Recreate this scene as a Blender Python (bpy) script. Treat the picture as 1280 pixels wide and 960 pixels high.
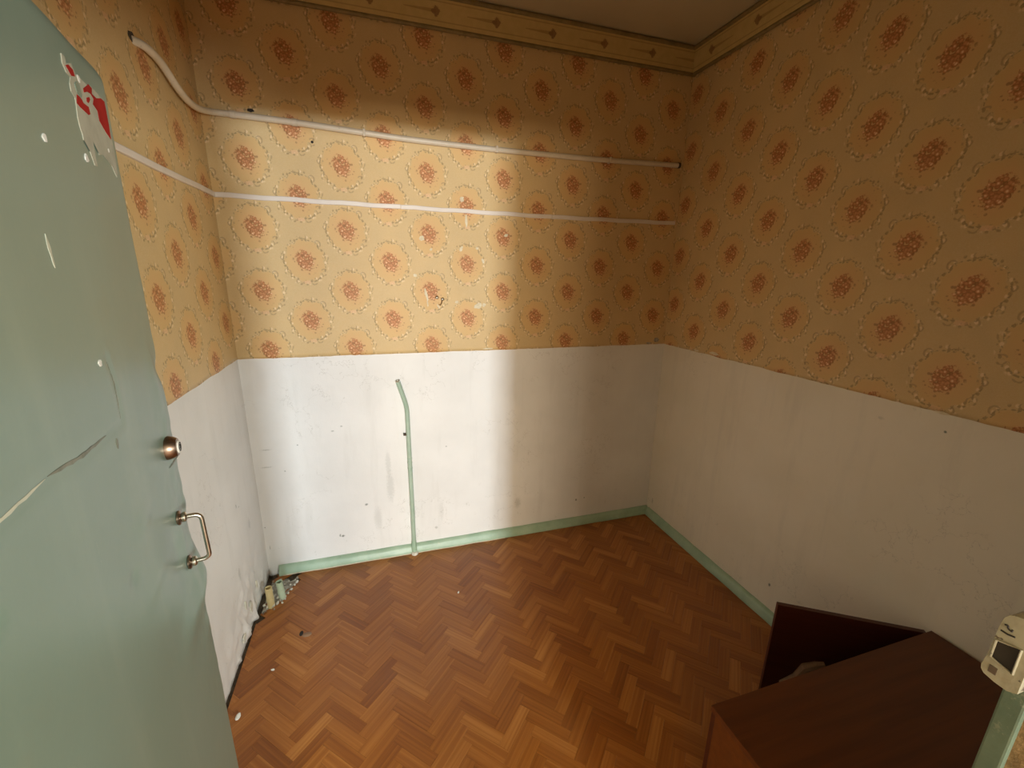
import bpy, bmesh, math, random
from mathutils import Vector, Matrix, noise
from math import sin, cos, pi, radians, sqrt, hypot, exp

for o in list(bpy.data.objects):
    bpy.data.objects.remove(o)
scn = bpy.context.scene
col = scn.collection

# ------------------------------------------------------------------ camera
CAM = Vector((0.6812, -2.3361, 1.6674))
YAW, PITCH, ROLL, FPX = 0.3025, -0.2568, 0.0173, 529.18
fw = Vector((sin(YAW) * cos(PITCH), cos(YAW) * cos(PITCH), sin(PITCH)))
r0 = Vector((cos(YAW), -sin(YAW), 0))
u0 = r0.cross(fw)
rr = r0 * cos(ROLL) + u0 * sin(ROLL)
uu = -r0 * sin(ROLL) + u0 * cos(ROLL)
cam = bpy.data.cameras.new('camera')
cam.sensor_width = 36
cam.lens = FPX / 1280 * 36
cam.clip_start = 0.02
camo = bpy.data.objects.new('camera', cam)
col.objects.link(camo)
camo.matrix_world = Matrix(((rr.x, uu.x, -fw.x, CAM.x), (rr.y, uu.y, -fw.y, CAM.y), (rr.z, uu.z, -fw.z, CAM.z), (0, 0, 0, 1)))
scn.camera = camo

# ------------------------------------------------------------------ world, lamps, exposure
w = bpy.data.worlds.new('world')
scn.world = w
w.use_nodes = True
w.node_tree.nodes['Background'].inputs[0].default_value = (0.75, 0.85, 1.0, 1)
w.node_tree.nodes['Background'].inputs[1].default_value = 0.1
vs = scn.view_settings
vs.view_transform = 'Standard'
vs.look = 'None'
vs.gamma = 1
vs.exposure = 0.0
vs.use_curve_mapping = False


def area(name, loc, target, sx, sy, power, color):
    l = bpy.data.lights.new(name, 'AREA')
    l.shape = 'RECTANGLE'
    l.size, l.size_y, l.energy, l.color = sx, sy, power, color
    o = bpy.data.objects.new(name, l)
    col.objects.link(o)
    o.location = loc
    o.rotation_euler = (Vector(target) - Vector(loc)).to_track_quat('-Z', 'Y').to_euler()
    return o


# daylight of the narrow hall window that faces the doorway, and of the wide one beside it
area('hall_window_light', (1.10, -7.05, 1.22), (0.75, 0, 1.25), 0.40, 0.22, 290, (0.82, 0.93, 1.0))
area('hall_side_window_light', (0.45, -7.06, 1.14), (0.9, 0, 1.2), 1.5, 0.45, 185, (1.0, 0.82, 0.58))
area('hall_right_window_light', (2.52, -4.60, 1.52), (0.3, -1.2, 1.1), 0.62, 0.62, 138, (0.94, 1.0, 0.93))

# ------------------------------------------------------------------ helpers


def tag(o, label=None, cat=None, group=None, kind=None):
    if label: o['label'] = label
    if cat: o['category'] = cat
    if group: o['group'] = group
    if kind: o['kind'] = kind
    return o


def empty(name, loc=(0, 0, 0), rz=0):
    o = bpy.data.objects.new(name, None)
    col.objects.link(o)
    o.location = loc
    o.rotation_euler = (0, 0, rz)
    o.empty_display_size = 0.05
    return o


def link(name, me, mat=None, parent=None, smooth=False):
    o = bpy.data.objects.new(name, me)
    col.objects.link(o)
    if mat: me.materials.append(mat)
    if smooth:
        for p in me.polygons: p.use_smooth = True
    if parent: o.parent = parent
    return o


def mesh(name, vs_, fs_, mat=None, parent=None, smooth=False):
    me = bpy.data.meshes.new(name)
    me.from_pydata([tuple(v) for v in vs_], [], fs_)
    me.update()
    return link(name, me, mat, parent, smooth)


class MB:
    def __init__(s): s.v, s.f = [], []

    def add(s, v, f):
        n = len(s.v)
        s.v += [Vector(a) for a in v]
        s.f += [tuple(i + n for i in a) for a in f]
        return s

    def box(s, x0, x1, y0, y1, z0, z1):
        v = [(x, y, z) for x in (x0, x1) for y in (y0, y1) for z in (z0, z1)]
        return s.add(v, [(0, 1, 3, 2), (4, 6, 7, 5), (0, 4, 5, 1), (2, 3, 7, 6), (0, 2, 6, 4), (1, 5, 7, 3)])

    def tube(s, path, r, seg=14, cap=True, hollow=0):
        path = [Vector(p) for p in path]
        rs = r if isinstance(r, (list, tuple)) else [r] * len(path)
        t0 = (path[1] - path[0]).normalized()
        nrm = t0.orthogonal().normalized()
        rings = []
        for i, p in enumerate(path):
            a = path[max(i - 1, 0)]
            b = path[min(i + 1, len(path) - 1)]
            t = (b - a).normalized()
            nrm = (nrm - t * nrm.dot(t)).normalized()
            bn = t.cross(nrm)
            rings.append([p + (nrm * cos(2 * pi * k / seg) + bn * sin(2 * pi * k / seg)) * rs[i] for k in range(seg)])
        v = [q for rg in rings for q in rg]
        f = []
        n = len(path)
        for i in range(n - 1):
            for k in range(seg):
                k2 = (k + 1) % seg
                f.append((i * seg + k, i * seg + k2, (i + 1) * seg + k2, (i + 1) * seg + k))
        if cap:
            f.append(tuple(range(seg - 1, -1, -1)))
            f.append(tuple((n - 1) * seg + k for k in range(seg)))
        return s.add(v, f)

    def lathe(s, prof, origin, axis, seg=28):
        axis = Vector(axis).normalized()
        a = axis.orthogonal().normalized()
        b = axis.cross(a)
        o = Vector(origin)
        v, f = [], []
        for (r, h) in prof:
            for k in range(seg):
                v.append(o + axis * h + (a * cos(2 * pi * k / seg) + b * sin(2 * pi * k / seg)) * r)
        for i in range(len(prof) - 1):
            for k in range(seg):
                k2 = (k + 1) % seg
                f.append((i * seg + k, i * seg + k2, (i + 1) * seg + k2, (i + 1) * seg + k))
        f.append(tuple(range(seg - 1, -1, -1)))
        f.append(tuple((len(prof) - 1) * seg + k for k in range(seg)))
        return s.add(v, f)

    def build(s, name, mat=None, parent=None, smooth=False, bevel=0):
        bm = bmesh.new()
        vv = [bm.verts.new(v) for v in s.v]
        for f in s.f:
            try: bm.faces.new([vv[i] for i in f])
            except ValueError: pass
        bmesh.ops.recalc_face_normals(bm, faces=bm.faces)
        if bevel:
            bmesh.ops.bevel(bm, geom=[e for e in bm.edges if e.calc_face_angle(0) > 0.6], offset=bevel, segments=2, affect='EDGES', profile=0.6)
        me = bpy.data.meshes.new(name)
        bm.to_mesh(me)
        bm.free()
        o = link(name, me, mat, parent, False)
        if smooth:
            for p in me.polygons: p.use_smooth = True
            me.set_sharp_from_angle(angle=radians(40))
        return o


def smooth_path(pts, n=8):
    P = [Vector(p) for p in pts]
    P = [P[0] * 2 - P[1]] + P + [P[-1] * 2 - P[-2]]
    out = []
    for i in range(1, len(P) - 2):
        for k in range(n):
            t = k / n
            a, b, c, d = P[i - 1], P[i], P[i + 1], P[i + 2]
            out.append(0.5 * ((2 * b) + (c - a) * t + (2 * a - 5 * b + 4 * c - d) * t * t + (3 * b - a - 3 * c + d) * t ** 3))
    out.append(P[-2])
    return out


# ------------------------------------------------------------------ node helpers
class G:
    def __init__(s, name, rough=0.6):
        s.mat = bpy.data.materials.new(name)
        s.mat.use_nodes = True
        s.t = s.mat.node_tree
        s.bsdf = s.t.nodes['Principled BSDF']
        s.bsdf.inputs['Roughness'].default_value = rough

    def put(s, sock, v):
        if hasattr(v, 'is_output'): s.t.links.new(v, sock)
        elif isinstance(v, (tuple, list)) and len(v) == 3 and len(sock.default_value) == 4: sock.default_value = (*v, 1)
        else: sock.default_value = v

    def m(s, op, a, b=None, c=None, clamp=False):
        n = s.t.nodes.new('ShaderNodeMath')
        n.operation = op
        n.use_clamp = clamp
        for i, v in enumerate((a, b, c)):
            if v is not None: s.put(n.inputs[i], v)
        return n.outputs[0]

    def mix(s, f, a, b, blend='MIX'):
        n = s.t.nodes.new('ShaderNodeMix')
        n.data_type = 'RGBA'
        n.blend_type = blend
        s.put(n.inputs[0], f)
        s.put(n.inputs[6], a)
        s.put(n.inputs[7], b)
        return n.outputs[2]

    def fmix(s, f, a, b):
        n = s.t.nodes.new('ShaderNodeMix')
        n.data_type = 'FLOAT'
        for i, v in ((0, f), (2, a), (3, b)): s.put(n.inputs[i], v)
        return n.outputs[0]

    def xyz(s, x, y, z=0.0):
        n = s.t.nodes.new('ShaderNodeCombineXYZ')
        for i, v in enumerate((x, y, z)): s.put(n.inputs[i], v)
        return n.outputs[0]

    def sep(s, v):
        n = s.t.nodes.new('ShaderNodeSeparateXYZ')
        s.put(n.inputs[0], v)
        return n.outputs

    def pos(s):
        return s.t.nodes.new('ShaderNodeNewGeometry').outputs['Position']

    def obj(s):
        return s.t.nodes.new('ShaderNodeTexCoord').outputs['Object']

    def uv(s):
        return s.t.nodes.new('ShaderNodeTexCoord').outputs['UV']

    def scale(s, v, k):
        n = s.t.nodes.new('ShaderNodeVectorMath')
        n.operation = 'MULTIPLY'
        s.put(n.inputs[0], v)
        n.inputs[1].default_value = k
        return n.outputs[0]

    def noise(s, v, sc, det=3, rough=0.55, dist=0.0, out=0):
        n = s.t.nodes.new('ShaderNodeTexNoise')
        s.put(n.inputs['Vector'], v)
        n.inputs['Scale'].default_value = sc
        n.inputs['Detail'].default_value = det
        n.inputs['Roughness'].default_value = rough
        n.inputs['Distortion'].default_value = dist
        return n.outputs[out]

    def voro(s, v, sc, feature='F1', rnd=1.0):
        n = s.t.nodes.new('ShaderNodeTexVoronoi')
        n.feature = feature
        s.put(n.inputs['Vector'], v)
        n.inputs['Scale'].default_value = sc
        n.inputs['Randomness'].default_value = rnd
        return n.outputs

    def step(s, v, a, b, lo=0.0, hi=1.0):      # smoothstep from a to b
        n = s.t.nodes.new('ShaderNodeMapRange')
        n.interpolation_type = 'SMOOTHSTEP'
        s.put(n.inputs[0], v)
        for i, x in enumerate((a, b, lo, hi)): n.inputs[i + 1].default_value = x
        return n.outputs[0]

    def ramp(s, f, stops):
        n = s.t.nodes.new('ShaderNodeValToRGB')
        s.put(n.inputs[0], f)
        e = n.color_ramp.elements
        while len(e) < len(stops): e.new(0.5)
        for i, (p, c) in enumerate(stops):
            e[i].position = p
            e[i].color = (*c, 1)
        return n.outputs[0]

    def bump(s, h, strength=0.3, dist=0.002):
        n = s.t.nodes.new('ShaderNodeBump')
        n.inputs['Strength'].default_value = strength
        n.inputs['Distance'].default_value = dist
        s.put(n.inputs['Height'], h)
        s.t.links.new(n.outputs[0], s.bsdf.inputs['Normal'])

    def done(s, color=None, rough=None, metal=None, spec=None, coat=None):
        b = s.bsdf
        if color is not None: s.put(b.inputs['Base Color'], color)
        if rough is not None: s.put(b.inputs['Roughness'], rough)
        if metal is not None: s.put(b.inputs['Metallic'], metal)
        if spec is not None: s.put(b.inputs['Specular IOR Level'], spec)
        if coat is not None: s.put(b.inputs['Coat Weight'], coat)
        return s.mat


def mottled(name, c1, c2, sc=20, rough=0.6, metal=0.0, bump=0.15, spec=0.5, stretch=(1, 1, 1)):
    g = G(name)
    v = g.scale(g.obj(), stretch)
    n = g.noise(v, sc, 4)
    c = g.mix(g.step(n, 0.3, 0.7), c1, c2)
    g.bump(g.noise(v, sc * 5, 3), bump, 0.001)
    return g.done(c, rough, metal, spec)


# ------------------------------------------------------------------ wallpaper
PX, PZ = 0.398, 0.2886


def wallpaper(name, axis, a0, b0, sign=1.0):
    g = G(name, 0.62)
    p = g.sep(g.pos())
    ua = p[axis]
    v = p[2]
    a = g.m('DIVIDE', g.m('SUBTRACT', ua, a0), PX)
    b = g.m('DIVIDE', g.m('SUBTRACT', v, b0), PZ)

    def cell(off):
        aa = g.m('SUBTRACT', a, off)
        bb = g.m('SUBTRACT', b, off)
        fa = g.m('MULTIPLY', g.m('SUBTRACT', aa, g.m('ROUND', aa)), PX * sign)
        fb = g.m('MULTIPLY', g.m('SUBTRACT', bb, g.m('ROUND', bb)), PZ)
        d = g.m('ADD', g.m('MULTIPLY', fa, fa), g.m('MULTIPLY', fb, fb))
        return fa, fb, d
    A, B = cell(0.0), cell(0.5)
    sel = g.m('LESS_THAN', B[2], A[2])
    x = g.fmix(sel, A[0], B[0])
    z = g.fmix(sel, A[1], B[1])
    loc = g.xyz(x, z)
    nl = g.noise(loc, 34, 2)
    nl2 = g.noise(loc, 90, 2)
    X = g.m('DIVIDE', x, 0.091)
    Z = g.m('DIVIDE', z, 0.100)
    th = g.m('ARCTAN2', Z, X)
    r = g.m('SQRT', g.m('ADD', g.m('MULTIPLY', X, X), g.m('MULTIPLY', Z, Z)))
    r = g.m('ADD', r, g.m('MULTIPLY', g.m('SUBTRACT', nl, 0.5), 0.10))
    lobes = g.m('MULTIPLY', g.m('ABSOLUTE', g.m('SINE', g.m('MULTIPLY', th, 4.5))), 0.12)
    rl = g.m('SUBTRACT', r, lobes)
    fill = g.step(rl, 0.96, 0.80)
    # scroll work: thin broken curves following the lobes, with leaves and cream florets
    s1 = g.m('ABSOLUTE', g.m('SUBTRACT', rl, 0.925))
    line = g.step(s1, 0.045, 0.018)
    line = g.m('MULTIPLY', line, g.step(nl2, 0.48, 0.56))
    sec = g.m('ADD', g.m('MULTIPLY', th, 9 / (2 * pi)), 0.25)
    sa = g.m('MULTIPLY', g.m('SUBTRACT', g.m('FRACT', sec), 0.5), 2 * pi / 9)
    sb = g.m('SUBTRACT', r, 1.03)
    q = g.m('SQRT', g.m('ADD', g.m('MULTIPLY', sa, sa), g.m('MULTIPLY', sb, sb)))
    line2 = g.m('MULTIPLY', g.step(g.m('ABSOLUTE', g.m('SUBTRACT', q, 0.14)), 0.040, 0.016), g.step(g.noise(loc, 48, 1), 0.47, 0.54))
    band = g.m('MULTIPLY', g.step(r, 0.88, 0.94), g.step(r, 1.20, 1.10))
    vl = g.voro(g.scale(loc, (1.0, 0.75, 1)), 78)
    leaf = g.m('MULTIPLY', g.m('MULTIPLY', g.step(vl[0], 0.42, 0.28), g.step(g.sep(vl[1])[0], 0.55, 0.62)), band)
    crm = g.m('MULTIPLY', g.m('MULTIPLY', g.step(vl[0], 0.50, 0.36), g.step(g.sep(vl[1])[0], 0.42, 0.34)), band)
    # posy at the foot and on the shoulders of each medallion
    foot = g.m('SQRT', g.m('ADD', g.m('POWER', g.m('DIVIDE', x, 0.022), 2.0), g.m('POWER', g.m('DIVIDE', g.m('ADD', z, 0.100), 0.009), 2.0)))
    footm = g.step(g.m('ADD', foot, g.m('MULTIPLY', nl2, 0.9)), 1.5, 1.2)
    # bouquet
    bx = g.m('DIVIDE', g.m('ADD', x, g.m('MULTIPLY', z, 0.15)), 0.044)
    bz = g.m('DIVIDE', g.m('SUBTRACT', z, 0.003), 0.054)
    rb = g.m('SQRT', g.m('ADD', g.m('MULTIPLY', bx, bx), g.m('MULTIPLY', bz, bz)))
    rb = g.m('ADD', rb, g.m('MULTIPLY', g.m('SUBTRACT', nl2, 0.5), 1.1))
    vb = g.voro(loc, 88)
    cb = g.sep(vb[1])
    flower = g.m('MULTIPLY', g.step(rb, 0.92, 0.74), g.step(vb[0], 0.85, 0.70))
    pf = g.m('ADD', vb[0], g.m('MULTIPLY', g.m('SUBTRACT', g.noise(loc, 260, 2), 0.5), 0.5))
    pf = g.m('ADD', pf, g.m('MULTIPLY', g.m('SUBTRACT', cb[0], 0.5), 0.30))
    petal = g.ramp(pf, [(0.10, (0.84, 0.58, 0.34)), (0.26, (0.64, 0.31, 0.13)), (0.50, (0.50, 0.20, 0.075)), (0.80, (0.29, 0.14, 0.045))])
    sp = g.voro(loc, 75)
    sprig = g.m('MULTIPLY', g.m('MULTIPLY', g.step(sp[0], 0.42, 0.30), g.step(g.sep(sp[1])[1], 0.42, 0.48)), g.step(rb, 1.42, 1.12))
    # ground
    n1 = g.noise(g.pos(), 9, 4)
    n2 = g.noise(g.scale(g.pos(), (1, 1, 1)), 260, 2)
    ground = g.mix(g.step(n1, 0.3, 0.7), (0.61, 0.435, 0.210), (0.655, 0.46, 0.215))
    ground = g.mix(g.step(n2, 0.30, 0.70, 0, 0.35), ground, (0.70, 0.54, 0.31))
    c = g.mix(g.m('MULTIPLY', fill, 0.60), ground, (0.69, 0.43, 0.165))
    inner = g.m('MULTIPLY', g.step(rb, 1.7, 0.8), 0.35)
    c = g.mix(inner, c, (0.72, 0.40, 0.18))
    c = g.mix(g.m('MULTIPLY', crm, 0.75), c, (0.85, 0.66, 0.40))
    c = g.mix(g.m('MULTIPLY', line, 0.72), c, (0.27, 0.19, 0.08))
    c = g.mix(g.m('MULTIPLY', line2, 0.68), c, (0.40, 0.27, 0.13))
    c = g.mix(g.m('MULTIPLY', leaf, 0.75), c, (0.36, 0.25, 0.11))
    c = g.mix(g.m('MULTIPLY', footm, 0.55), c, (0.80, 0.50, 0.28))
    c = g.mix(g.m('MULTIPLY', sprig, 0.75), c, (0.33, 0.17, 0.07))
    c = g.mix(flower, c, petal)
    # old dirt and yellowing
    c = g.mix(g.step(g.noise(g.pos(), 2.2, 4), 0.45, 0.75, 0, 0.16), c, (0.42, 0.25, 0.09))
    h = g.m('ADD', g.m('MULTIPLY', n2, 0.35), g.m('ADD', g.m('MULTIPLY', g.m('ADD', line, leaf), 0.6), g.m('MULTIPLY', flower, g.m('MULTIPLY', vb[0], 0.9))))
    g.bump(h, 0.35, 0.0012)
    return g.done(c, 0.55, 0, 0.35)


M = {}
M['paper_back'] = wallpaper('wallpaper_back', 0, 0.151, 1.562)
M['paper_left'] = wallpaper('wallpaper_left', 1, -0.290, 1.565)
M['paper_right'] = wallpaper('wallpaper_right', 1, -1.452, 1.635)
M['paper_front'] = wallpaper('wallpaper_front', 0, 1.9, 1.6)


def dado_paint(name, spots=(), ca=(0.76, 0.75, 0.73), cb=(0.82, 0.81, 0.79)):
    g = G(name, 0.6)
    p = g.pos()
    s = g.sep(p)
    base = g.mix(g.step(g.noise(p, 3.0, 5), 0.3, 0.7), ca, cb)
    low = g.step(s[2], 0.55, 0.0)
    streak = g.noise(g.scale(p, (1, 1, 0.12)), 14, 4, 0.6)
    base = g.mix(g.m('MULTIPLY', g.step(streak, 0.52, 0.72), 0.13), base, (0.48, 0.46, 0.42))
    scuff = g.step(g.noise(g.scale(p, (1, 1, 0.5)), 34, 6, 0.72), 0.60, 0.70)
    base = g.mix(g.m('MULTIPLY', g.m('MULTIPLY', scuff, g.m('ADD', g.m('MULTIPLY', low, 0.7), 0.10)), 0.55), base, (0.36, 0.36, 0.30))
    line = g.noise(p, 5, 6, 0.6)
    hair = g.step(g.m('ABSOLUTE', g.m('SUBTRACT', line, 0.5)), 0.004, 0.0015)
    base = g.mix(g.m('MULTIPLY', g.m('MULTIPLY', hair, g.step(g.noise(p, 2.3, 1), 0.52, 0.6)), 0.28), base, (0.30, 0.28, 0.24))
    for (ax, a, z, rx, rz, k) in spots:
        d = g.m('SQRT', g.m('ADD', g.m('POWER', g.m('DIVIDE', g.m('SUBTRACT', s[ax], a), rx), 2.0), g.m('POWER', g.m('DIVIDE', g.m('SUBTRACT', s[2], z), rz), 2.0)))
        d = g.m('ADD', d, g.m('MULTIPLY', g.noise(p, 120, 2), 1.0))
        base = g.mix(g.m('MULTIPLY', g.step(d, 1.5, 0.8), k), base, (0.10, 0.12, 0.09))
    g.bump(g.m('ADD', g.noise(p, 8, 5, 0.6), g.m('MULTIPLY', g.noise(p, 150, 3), 0.12)), 0.35, 0.006)
    return g.done(base, 0.55, 0, 0.35)


sp = [(0, .40, .176, .012, .010, .8), (0, .386, .182, .006, .012, .7), (0, .541, .358, .012, .009, .7), (0, .22, .762, .005, .005, .6), (0, .398, .823, .010, .005, .5),
      (0, .444, .847, .008, .006, .45), (0, .145, .619, .005, .005, .5), (0, 1.009, .668, .006, .005, .5), (0, 1.88, .182, .008, .012, .75), (0, 1.94, .190, .005, .006, .85),
      (0, .07, .750, .030, .005, .30), (0, .06, .652, .035, .005, .28), (0, .012, .30, .004, .006, .6), (0, .936, .136, .012, .012, .35), (0, .675, .60, .020, .10, .16),
      (0, .68, .45, .028, .13, .18), (0, .60, .26, .03, .10, .12), (0, 1.462, .226, .03, .05, .22), (0, .022, .173, .003, .02, .5), (0, .97, .25, .02, .09, .12)]
M['dado_back'] = dado_paint('white_paint_back', sp)
M['dado_left'] = dado_paint('white_paint_left', [(1, -.33, .62, .006, .012, .6), (1, -.30, .60, .010, .004, .5), (1, -.42, .33, .02, .05, .25), (1, -.2, .45, .02, .04, .2)])
M['dado_right'] = dado_paint('shaded_white_paint_right', [(1, -1.492, 1.175, .006, .006, .85), (1, -1.007, .179, .009, .012, .8), (1, -1.30, 1.16, .015, .008, .2), (1, -.06, .12, .01, .03, .3)], (0.78, 0.72, 0.60), (0.83, 0.77, 0.66))  # yellower than the other walls: warm shade put into the paint colour


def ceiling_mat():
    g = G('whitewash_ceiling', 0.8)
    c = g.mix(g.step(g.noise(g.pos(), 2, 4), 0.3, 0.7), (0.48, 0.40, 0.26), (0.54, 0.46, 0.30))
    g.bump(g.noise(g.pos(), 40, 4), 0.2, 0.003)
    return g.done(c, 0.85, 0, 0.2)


M['ceiling'] = ceiling_mat()


def border(name, axis, a0):
    g = G(name, 0.6)
    s = g.sep(g.pos())
    P = 0.288
    a = g.m('DIVIDE', g.m('SUBTRACT', s[axis], a0), P)
    x = g.m('MULTIPLY', g.m('SUBTRACT', a, g.m('ROUND', a)), P)
    z = g.m('SUBTRACT', s[2], 2.818)
    loc = g.xyz(x, z)
    n = g.noise(loc, 80, 2)
    ax, az = g.m('ABSOLUTE', x), g.m('ABSOLUTE', z)
    d = g.m('ADD', g.m('ADD', g.m('DIVIDE', ax, 0.026), g.m('DIVIDE', az, 0.024)), g.m('MULTIPLY', g.m('SUBTRACT', n, 0.5), 1.3))
    mot = g.step(d, 1.05, 0.8)
    # tapering dart that links one motif to the next
    hw = g.m('MULTIPLY', g.m('SUBTRACT', 0.15, ax, clamp=False), 0.045)
    dart = g.m('MULTIPLY', g.step(g.m('SUBTRACT', az, hw), 0.0025, 0.0), g.m('LESS_THAN', x, 0.0))
    e = g.step(g.m('ABSOLUTE', g.m('SUBTRACT', az, 0.036)), 0.0035, 0.0015)
    c = g.mix(g.step(g.noise(g.pos(), 30, 3), 0.3, 0.7), (0.55, 0.40, 0.155), (0.60, 0.44, 0.18))
    c = g.mix(g.m('MULTIPLY', dart, 0.55), c, (0.30, 0.18, 0.06))
    c = g.mix(g.m('MULTIPLY', e, 0.55), c, (0.33, 0.21, 0.08))
    c = g.mix(g.m('MULTIPLY', mot, 0.8), c, (0.24, 0.12, 0.05))
    return g.done(c, 0.6, 0, 0.3)


M['border_back'] = border('paper_border_back', 0, 0.143)
M['border_side'] = border('paper_border_side', 1, -0.16)
M['moulding'] = mottled('dark_moulding_paint', (0.20, 0.14, 0.05), (0.28, 0.20, 0.08), 25, 0.6)


def green_paint(name, ca, cb, wear=(0.60, 0.55, 0.40), k=0.35, rough=0.4):
    g = G(name, rough)
    v = g.pos()
    c = g.mix(g.step(g.noise(v, 12, 4), 0.3, 0.7), ca, cb)
    wr = g.step(g.noise(v, 45, 5, 0.7), 0.60, 0.68)
    c = g.mix(g.m('MULTIPLY', wr, k), c, wear)
    dk = g.step(g.noise(v, 70, 4, 0.7), 0.64, 0.72)
    c = g.mix(g.m('MULTIPLY', dk, 0.4), c, (0.10, 0.11, 0.07))
    g.bump(g.noise(v, 60, 4), 0.3, 0.002)
    return g.done(c, rough, 0, 0.5)


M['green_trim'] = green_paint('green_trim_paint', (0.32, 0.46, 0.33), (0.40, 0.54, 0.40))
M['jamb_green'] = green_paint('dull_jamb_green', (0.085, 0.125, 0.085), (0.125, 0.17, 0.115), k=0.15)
M['reveal'] = mottled('darkened_reveal_paper', (0.17, 0.11, 0.045), (0.32, 0.215, 0.10), 90, 0.7, bump=0.6)  # paper toned darker to offset the hall window light on the reveal
M['bead'] = mottled('cream_skirting_bead', (0.56, 0.50, 0.36), (0.66, 0.60, 0.45), 40, 0.6)
M['green_pipe'] = green_paint('green_pipe_paint', (0.34, 0.45, 0.35), (0.42, 0.52, 0.42), k=0.2)
M['pale_pipe'] = green_paint('pale_pipe_paint', (0.66, 0.57, 0.44), (0.72, 0.63, 0.50), (0.55, 0.42, 0.26), 0.3)
M['duct'] = mottled('duct_plastic', (0.70, 0.62, 0.55), (0.76, 0.69, 0.62), 10, 0.4)
M['plaster'] = mottled('bare_plaster', (0.66, 0.56, 0.38), (0.78, 0.70, 0.52), 60, 0.85, bump=0.4)
M['cement'] = mottled('cement', (0.26, 0.24, 0.20), (0.46, 0.44, 0.38), 60, 0.9, bump=0.6)
M['pebble'] = mottled('pale_rubble', (0.60, 0.58, 0.48), (0.74, 0.72, 0.64), 60, 0.85, bump=0.5)
M['pebble_dark'] = mottled('dark_rubble', (0.25, 0.23, 0.19), (0.45, 0.42, 0.35), 60, 0.85, bump=0.5)
M['dark'] = mottled('dark_cavity', (0.012, 0.010, 0.008), (0.03, 0.025, 0.02), 30, 0.9)
M['grime'] = mottled('dark_grime', (0.05, 0.035, 0.022), (0.11, 0.08, 0.05), 60, 0.9)
M['steel'] = mottled('worn_steel', (0.50, 0.47, 0.40), (0.66, 0.63, 0.55), 40, 0.28, 1.0, 0.05)
M['brass'] = mottled('tarnished_brown_metal', (0.22, 0.15, 0.11), (0.34, 0.25, 0.19), 60, 0.35, 1.0, 0.1)
M['white_chip'] = mottled('white_chip', (0.78, 0.77, 0.72), (0.85, 0.84, 0.8), 60, 0.7)
M['hall_wall'] = mottled('hall_wall_paint', (0.34, 0.24, 0.14), (0.40, 0.29, 0.17), 3, 0.7)
M['hall_floor'] = mottled('hall_floor_lino', (0.28, 0.16, 0.08), (0.36, 0.21, 0.11), 6, 0.5)


def wood_block():
    g = G('parquet_block_wood', 0.4)
    uv = g.uv()
    at = g.t.nodes.new('ShaderNodeAttribute')
    at.attribute_name = 'tone'
    tone = at.outputs['Fac']
    grain = g.noise(g.scale(uv, (5, 190, 1)), 1.0, 3, 0.65)
    band = g.noise(g.scale(uv, (1.2, 85, 1)), 1.0, 1, 0.5)
    f = g.m('ADD', g.m('MULTIPLY', tone, 0.48), g.m('ADD', g.m('MULTIPLY', grain, 0.36), g.m('MULTIPLY', band, 0.62)))
    f = g.m('SUBTRACT', f, 0.22)
    c = g.ramp(f, [(0.0, (0.15, 0.042, 0.006)), (0.35, (0.27, 0.084, 0.012)), (0.6, (0.375, 0.132, 0.022)), (1.0, (0.58, 0.26, 0.065))])
    n = g.noise(g.pos(), 3, 5)
    c = g.mix(g.step(n, 0.45, 0.75, 0, 0.18), c, (0.32, 0.14, 0.045))
    g.bump(g.m('ADD', g.m('MULTIPLY', grain, 0.5), g.noise(g.pos(), 25, 3)), 0.12, 0.001)
    rg = g.step(g.noise(g.pos(), 7, 4), 0.3, 0.7, 0.28, 0.42)
    return g.done(c, rg, 0, 0.5)


M['block'] = wood_block()


def mahogany(name, c1, c2, rough=0.35):
    g = G(name, rough)
    v = g.scale(g.obj(), (1.2, 22, 22))
    n = g.noise(v, 2.0, 5, 0.6, 0.4)
    c = g.mix(g.step(n, 0.3, 0.7), c1, c2)
    scr = g.step(g.noise(g.scale(g.obj(), (60, 7, 7)), 1.5, 2), 0.74, 0.78)
    c = g.mix(g.m('MULTIPLY', scr, 0.3), c, (0.4, 0.25, 0.15))
    g.bump(n, 0.08, 0.001)
    return g.done(c, rough, 0, 0.5)


M['mahogany'] = mahogany('mahogany_veneer', (0.095, 0.024, 0.004), (0.135, 0.036, 0.006), 0.48)
M['mahogany_side'] = mahogany('lit_side_veneer', (0.125, 0.034, 0.002), (0.165, 0.046, 0.003), 0.55)  # same cabinet veneer, doorway light painted in as a brighter orange
M['mahogany_door'] = mahogany('shaded_door_veneer', (0.06, 0.013, 0.006), (0.085, 0.020, 0.009), 0.4)  # same cabinet veneer, painted darker for the shade on the open door
M['pale_wood'] = mahogany('pale_worn_wood', (0.26, 0.15, 0.085), (0.36, 0.22, 0.13), 0.7)


def door_paint():
    g = G('green_door_paint', 0.3)
    v = g.pos()
    c = g.mix(g.step(g.noise(v, 1.6, 4), 0.3, 0.7), (0.178, 0.255, 0.205), (0.198, 0.285, 0.240))
    c = g.mix(g.step(g.noise(g.scale(v, (1, 1, 0.2)), 9, 4), 0.5, 0.8, 0, 0.25), c, (0.36, 0.42, 0.34))
    sc = g.step(g.noise(g.scale(v, (3, 3, 0.6)), 30, 3, 0.7), 0.74, 0.78)
    c = g.mix(g.m('MULTIPLY', sc, 0.2), c, (0.6, 0.62, 0.52))
    dirt = g.step(g.noise(v, 4.5, 6, 0.65), 0.56, 0.74, 0, 0.25)
    c = g.mix(dirt, c, (0.22, 0.24, 0.16))
    g.bump(g.m('ADD', g.noise(v, 4, 4), g.m('MULTIPLY', g.noise(v, 120, 3), 0.05)), 0.25, 0.006)
    return g.done(c, 0.34, 0, 0.5)


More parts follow.
